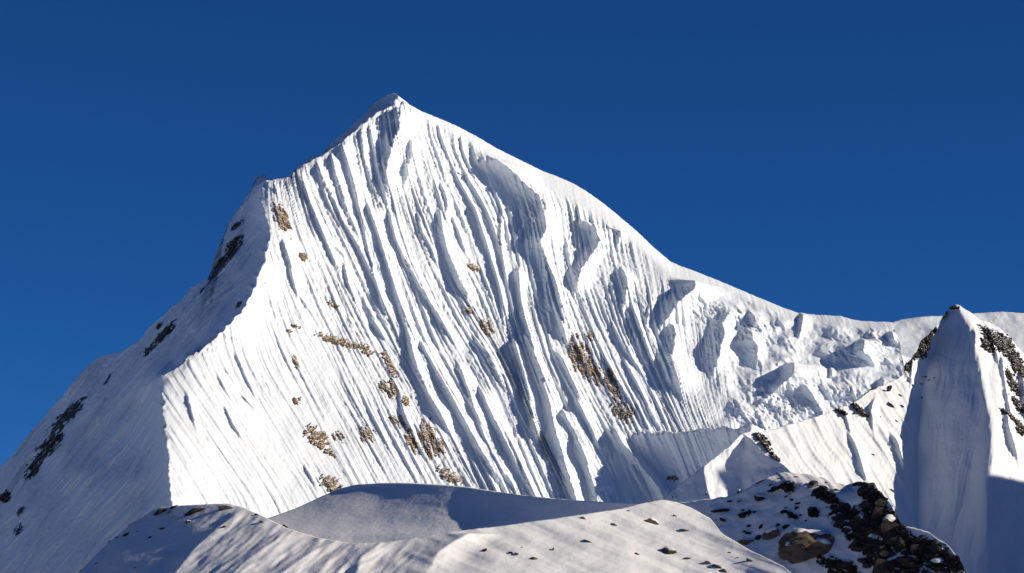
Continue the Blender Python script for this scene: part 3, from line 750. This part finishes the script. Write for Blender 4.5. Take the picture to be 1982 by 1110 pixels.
for i, a in enumerate([(546, 423, 17, 46, -22), (588, 498, 9, 12, -20, -.1), (655, 660, 48, 11, -75), (706, 676, 26, 12, -60, .1), (755, 708, 9, 34, -22), (645, 590, 16, 8, -60, .15), (574, 632, 14, 6, -70, .2),
                       (915, 518, 19, 9, -70), (907, 600, 10, 11, -30), (942, 634, 13, 26, -25, .05), (1122, 690, 27, 52, -15), (1150, 720, 22, 40, -25, .2), (1187, 745, 18, 42, -15, .1), (1207, 796, 30, 22, -50),
                       (830, 848, 20, 46, -8), (797, 855, 12, 32, -20), (850, 862, 15, 22, -30, .1), (872, 922, 32, 15, -55), (640, 935, 26, 18, -50, .05), (612, 845, 34, 20, -50, .12), (625, 868, 40, 8, -58, .1),
                       (710, 840, 16, 26, -30, .15), (575, 775, 13, 11, -30, .25), (752, 752, 20, 30, -30, .2), (572, 700, 7, 24, -15, .25), (745, 690, 14, 10, -40, .05), (785, 775, 9, 16, -10, .0), (770, 815, 14, 22, -30, .25),
                       (1300, 925, 16, 10, 30, .3), (655, 845, 12, 20, -30, .2), (560, 640, 8, 6, -50, .2), (1140, 650, 12, 14, -20, .1)]):
    outcrop(main, a[0], a[1], a[2], a[3], a[4], M_BROWN, 0.93, 4.6, (a[5] if len(a) > 5 else 0.0) + 0.05, 0.9, 2.5, i * 3, 1.25, 6.5, 5)
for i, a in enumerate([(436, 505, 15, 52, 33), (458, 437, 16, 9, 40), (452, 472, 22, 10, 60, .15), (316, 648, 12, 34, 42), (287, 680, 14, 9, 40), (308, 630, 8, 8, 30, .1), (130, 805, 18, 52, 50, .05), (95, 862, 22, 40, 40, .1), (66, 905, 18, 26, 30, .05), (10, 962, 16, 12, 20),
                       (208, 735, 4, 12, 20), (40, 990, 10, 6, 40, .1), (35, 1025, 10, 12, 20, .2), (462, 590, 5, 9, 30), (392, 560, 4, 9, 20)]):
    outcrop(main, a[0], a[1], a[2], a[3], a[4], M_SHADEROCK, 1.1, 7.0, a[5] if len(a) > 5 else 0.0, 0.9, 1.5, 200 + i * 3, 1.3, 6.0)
for i, a in enumerate([(1628, 797, 16, 6, -70), (1662, 792, 20, 9, -50), (1672, 802, 10, 6, -50), (1788, 668, 15, 36, 22), (1800, 648, 7, 16, 20), (1756, 708, 9, 16, 15), (1770, 690, 10, 14, 30, .1), (1482, 858, 10, 21, -25), (1468, 845, 12, 7, -40, .1), (1500, 884, 14, 7, -50, .1),
                       (1920, 650, 34, 20, -40), (1945, 668, 30, 34, -35, -.05), (1912, 668, 20, 24, -20, .12), (1968, 705, 22, 40, -20), (1958, 740, 14, 34, -15, .05), (1972, 785, 26, 12, -40), (1962, 812, 34, 9, -50), (1945, 797, 12, 6, -50), (1975, 830, 14, 18, -30, .1), (1848, 596, 10, 5, 0, -.1), (1825, 612, 5, 12, 30),
                       (1810, 640, 5, 10, 30), (1722, 752, 4, 8, 20), (1465, 838, 20, 5, -20, .05)]):
    outcrop(spur, a[0], a[1], a[2], a[3], a[4], M_SPURROCK, 0.39, 4.6, (a[5] if len(a) > 5 else 0.0) - 0.08, 0.4, 0.4, 300 + i * 3)
for i, a in enumerate([(1600, 962, 28, 15, -45), (1640, 1005, 44, 26, -45), (1690, 960, 22, 30, -40), (1672, 938, 18, 9, -70), (1708, 1010, 34, 48, -35, -.1), (1745, 1050, 60, 26, -50), (1800, 1075, 50, 34, -40, .05), (1690, 1060, 40, 16, -60, .05), (1845, 1090, 26, 20, -40), (1625, 1098, 50, 18, -60, .1), (1730, 1100, 70, 16, -70, .15),
                       (1524, 942, 14, 16, -20), (1497, 947, 16, 6, 70, .05), (1528, 996, 18, 8, -60), (1574, 992, 13, 13, 0, .05), (1441, 996, 17, 8, 60, .05), (1390, 989, 20, 4, 85), (1660, 1045, 30, 14, -50), (1760, 1020, 14, 14, -40), (1815, 1045, 22, 10, -50, .1)]):
    outcrop(mound, a[0], a[1], a[2], a[3], a[4], M_DARK, 0.0587, 0.9, a[5] if len(a) > 5 else 0.0, 0.055, 0.3, 400 + i * 3)

# ------------------------------------------------------------------ boulders and stones
import bmesh
def rock_mesh(name, seed, sub=3, cuts=15):
    r = np.random.RandomState(seed)
    bm = bmesh.new(); bmesh.ops.create_icosphere(bm, subdivisions=sub, radius=1.0)
    v = np.array([p.co[:] for p in bm.verts])
    d = 1 + 0.22 * fbm(v[:, 0] * 1.3 + seed, v[:, 1] * 1.3 + v[:, 2] * 1.7, 3, 170 + seed % 30) 
    v = v * d[:, None]
    for _ in range(cuts):
        n_ = r.normal(size=3); n_ /= np.linalg.norm(n_)
        k = v @ n_; lim = r.uniform(0.45, 0.78)
        v = v - np.clip(k - lim, 0, None)[:, None] * n_[None, :] * 0.92
    v = v + 0.03 * np.stack([noise2(v[:, 0] * 6 + i, v[:, 2] * 6 + v[:, 1] * 4, 180 + i) for i in range(3)], -1)
    v = v / np.abs(v).max(0)
    for p, c in zip(bm.verts, v): p.co = c
    bm.normal_update()
    me = bpy.data.meshes.new(name); bm.to_mesh(me)
    # snow lying on the upper faces
    top = [f for f in bm.faces if f.normal.z > 0.42 and f.calc_center_median().z > 0.1]
    cap = None
    if len(top) > 6:
        vi = {}; co = []; fs = []
        for f in top:
            q = []
            for p in f.verts:
                if p.index not in vi:
                    vi[p.index] = len(co); rim = any(g.normal.z <= 0.42 or g.calc_center_median().z <= 0.1 for g in p.link_faces)
                    co.append(p.co + (Vector((0, 0, -0.03)) if rim else p.normal * 0.05 + Vector((0, 0, 0.09))))
                q.append(vi[p.index])
            fs.append(q)
        cap = bpy.data.meshes.new('snow_cap'); cap.from_pydata(co, [], fs)
        cap.polygons.foreach_set('use_smooth', np.ones(len(fs), bool)); cap.materials.append(M_NEAR)
    bm.free()
    return me, cap

ROCKS = [rock_mesh('boulder', 11 + i * 7) for i in range(8)]
ORD = 'first second third fourth fifth sixth seventh eighth ninth tenth eleventh twelfth thirteenth fourteenth fifteenth sixteenth seventeenth eighteenth nineteenth twentieth'.split()
ORD += ['twenty-' + o for o in ORD[:9]] + ['thirtieth'] + ['thirty-' + o for o in ORD[:9]] + ['fortieth'] + ['forty-' + o for o in ORD[:9]]

def boulder(sheet, px, py, w, h, mpp, mat, label, group=None, cap=False, tilt=0.0, seed=0, name='boulder', sink=-0.05, meshes=None):
    c = sheet.at(px, py)
    me, cp = meshes or ROCKS[seed % len(ROCKS)]
    me2 = me
    if not me.materials: me.materials.append(mat)
    o = bpy.data.objects.new(name, me)
    sc.collection.objects.link(o)
    if me.materials[0] != mat:
        o.material_slots[0].link = 'OBJECT'; o.material_slots[0].material = mat
    sx, sz = w * mpp / 2, h * mpp / 2
    o.scale = (sx, 0.5 * (sx + sz) + 0.2 * sx, sz)
    o.rotation_euler = (0, math.radians(-tilt), 0)
    o.location = (c[0], c[1] + sz * sink, c[2] - sz * 0.1)
    o['label'] = label; o['category'] = 'boulder' if name == 'boulder' else 'stone'
    if group: o['group'] = group
    if cap and cp:
        k = bpy.data.objects.new('snow_cap', cp); sc.collection.objects.link(k); k.parent = o
    return o

def stones(sheet, rows, mpp, mat, phrase, group):
    rows = sorted(rows)
    for i, r in enumerate(rows):
        boulder(sheet, r[0], r[1], r[2], r[3], mpp, mat, phrase % ORD[i], group, cap=len(r) > 5 and r[5], tilt=r[4] if len(r) > 4 else 0, seed=i * 5 + len(rows), name='stone')

stones(near, [(313, 990, 36, 15, 15), (336, 982, 24, 7, 8), (329, 992, 12, 5, 20), (256, 1017, 52, 16, 28), (244, 1036, 16, 9, 20), (212, 1049, 13, 8, 40), (227, 1041, 8, 4, 30), (289, 1041, 11, 6, 30), (316, 1023, 20, 6, 10),
              (266, 1029, 5, 3), (335, 1002, 9, 4, 25), (365, 1010, 14, 8, 10, 1), (444, 995, 9, 4), (431, 1021, 15, 5, 20), (156, 1105, 14, 6, 35), (186, 1091, 8, 4, 30), (262, 1099, 6, 4, 20),
              (507, 1011, 14, 5, -15), (552, 1019, 15, 6, -20, 1), (497, 996, 10, 5, -20)], 0.0445, M_DARK,
       'small dark stone on the left crest of the near slope, %s from the left', 'stones on the left crest')
boulder(near, 380, 989, 50, 16, 0.0445, M_DARK, 'long flat black rock on the shaded left crest, biggest there', tilt=14, seed=1, sink=-0.1)
boulder(near, 438, 984, 36, 12, 0.0445, M_BOULDER, 'brown capped rock at the high point of the left crest', cap=True, tilt=2, seed=3)
stones(near, [(937, 1066, 14, 9, 40), (990, 1070, 12, 5, -20), (1000, 1073, 12, 6, -20), (1033, 1082, 14, 8, -20), (1070, 1065, 5, 11, -10), (1129, 1003, 13, 5, -20), (1217, 989, 7, 3, -25), (1188, 1015, 15, 4, -20), (1325, 1027, 22, 5, -15), (1138, 1048, 18, 3, -25), (1234, 1073, 13, 4, -30),
              (1330, 1081, 20, 4, -5), (1307, 999, 11, 3, -25), (1372, 1090, 18, 6, -30), (1388, 1097, 20, 8, -30), (1402, 1105, 16, 8, -35), (1413, 1070, 8, 3, -25), (1428, 1080, 6, 3, -25), (1453, 1086, 22, 5, -25), (1010, 1060, 5, 3)], 0.0445, M_BOULDER,
       'small brown stone on the sunlit near slope, %s from the left', 'stones on the sunlit slope')
boulder(near, 1264, 1010, 28, 14, 0.0445, M_BOULDER, 'brown rock dusted with snow near the crest of the sunlit slope', cap=True, tilt=-20, seed=2)
boulder(near, 1292, 1066, 36, 19, 0.0445, M_BOULDER, 'brown snow topped rock casting a round blue shadow on the sunlit slope', cap=True, tilt=-4, seed=4)
stones(mound, [(1367, 955, 9, 10, 20, 1), (1470, 934, 20, 5, 30), (1492, 939, 14, 6, 25), (1504, 917, 5, 5), (1506, 927, 14, 4, 10), (1541, 924, 15, 4, -10), (1413, 971, 14, 5), (1431, 971, 12, 5, 0, 1), (1409, 989, 14, 8), (1461, 991, 10, 6), (1439, 988, 12, 4), (1522, 961, 8, 6), (1533, 968, 12, 5, -20),
               (1544, 975, 14, 6), (1522, 983, 11, 3), (1542, 983, 12, 7, 30), (1550, 997, 10, 4), (1401, 1008, 26, 8, -25), (1450, 1018, 14, 7), (1473, 1020, 14, 9, 40), (1522, 1020, 20, 10, 20, 1), (1506, 1016, 12, 8), (1448, 1032, 22, 9, -25, 1), (1468, 1042, 18, 13, 30), (1583, 940, 8, 4), (1302, 962, 4, 8), (1560, 1008, 8, 5), (1600, 935, 10, 4, -20)], 0.0587, M_DARK,
       'dark stone in the shaded snow beside the big boulder, %s from the left', 'stones in the shaded hollow')
boulder(mound, 1430, 953, 16, 17, 0.0587, M_DARK, 'square black rock with a bright snow cap on the shaded skyline', cap=True, seed=5)
boulder(mound, 1474, 964, 40, 20, 0.0587, M_DARK, 'lens shaped rock buried under grey snow above the shaded hollow', cap=True, tilt=-4, seed=6)
boulder(mound, 1492, 1036, 34, 36, 0.0587, M_BOULDER, 'upright brown boulder with snow on its head left of the biggest boulder', cap=True, seed=7, name='boulder')
boulder(mound, 1446, 1050, 38, 17, 0.0587, M_BOULDER, 'low wedge shaped boulder at the edge of the sunlit slope', cap=True, tilt=-8, seed=0)
BIG = rock_mesh('boulder', 77, 4, 0)
boulder(mound, 1564, 1058, 142, 76, 0.056, M_BOULDER, 'biggest smooth dark boulder with a thin snow rim at lower right', cap=True, tilt=2, meshes=BIG, sink=0.0)
stones(spur, [(1786, 729, 6, 4), (1792, 730, 7, 4), (1798, 736, 5, 5), (1808, 732, 8, 3, -15), (1783, 743, 5, 4), (1784, 770, 6, 5), (1725, 784, 22, 5, -38), (1711, 756, 7, 4, -20), (1747, 786, 10, 3, -30), (1735, 815, 8, 3, -35), (1766, 746, 4, 5), (1704, 807, 4, 3), (1742, 765, 12, 3, -40), (1690, 880, 6, 3, -30), (1727, 950, 10, 4, -35)],
       0.39, M_SPURROCK, 'tiny dark rock on the snow spur, %s from the left', 'rocks on the spur')

# dark crags of the mound: blocks wedged together, snow on their ledges
cr = np.random.RandomState(5)
CRAG = [(1575, 955, 12), (1600, 965, 14), (1620, 980, 14), (1612, 1000, 14), (1640, 1000, 22), (1660, 1020, 22), (1680, 940, 14), (1695, 955, 14), (1700, 985, 20), (1690, 1010, 22), (1715, 1005, 20), (1730, 1030, 22), (1705, 1040, 24),
        (1740, 1060, 24), (1770, 1050, 20), (1790, 1070, 22), (1820, 1070, 20), (1840, 1090, 18), (1800, 1095, 24), (1760, 1090, 24), (1670, 1055, 18), (1700, 1075, 20), (1640, 1095, 18), (1610, 1100, 16), (1725, 1100, 20)]
for i, (a, b, r) in enumerate(CRAG):
    for k in range(6):
        px, py = a + cr.normal() * r * .75, b + cr.normal() * r * .6
        w = r * cr.uniform(0.8, 2.3); h = w * cr.uniform(0.45, 0.85)
        if py - h * .4 < np.interp(px, [p[0] for p in MOUND_SKY], [p[1] for p in MOUND_SKY]) + 2: continue
        o = boulder(mound, px, py, w, h, 0.0587, M_DARK, '', None, cap=cr.rand() < .28, tilt=cr.uniform(-50, 10), seed=cr.randint(99), name='rock', sink=0.45)
        del o['label']; del o['category']
        o.parent = mound.ob
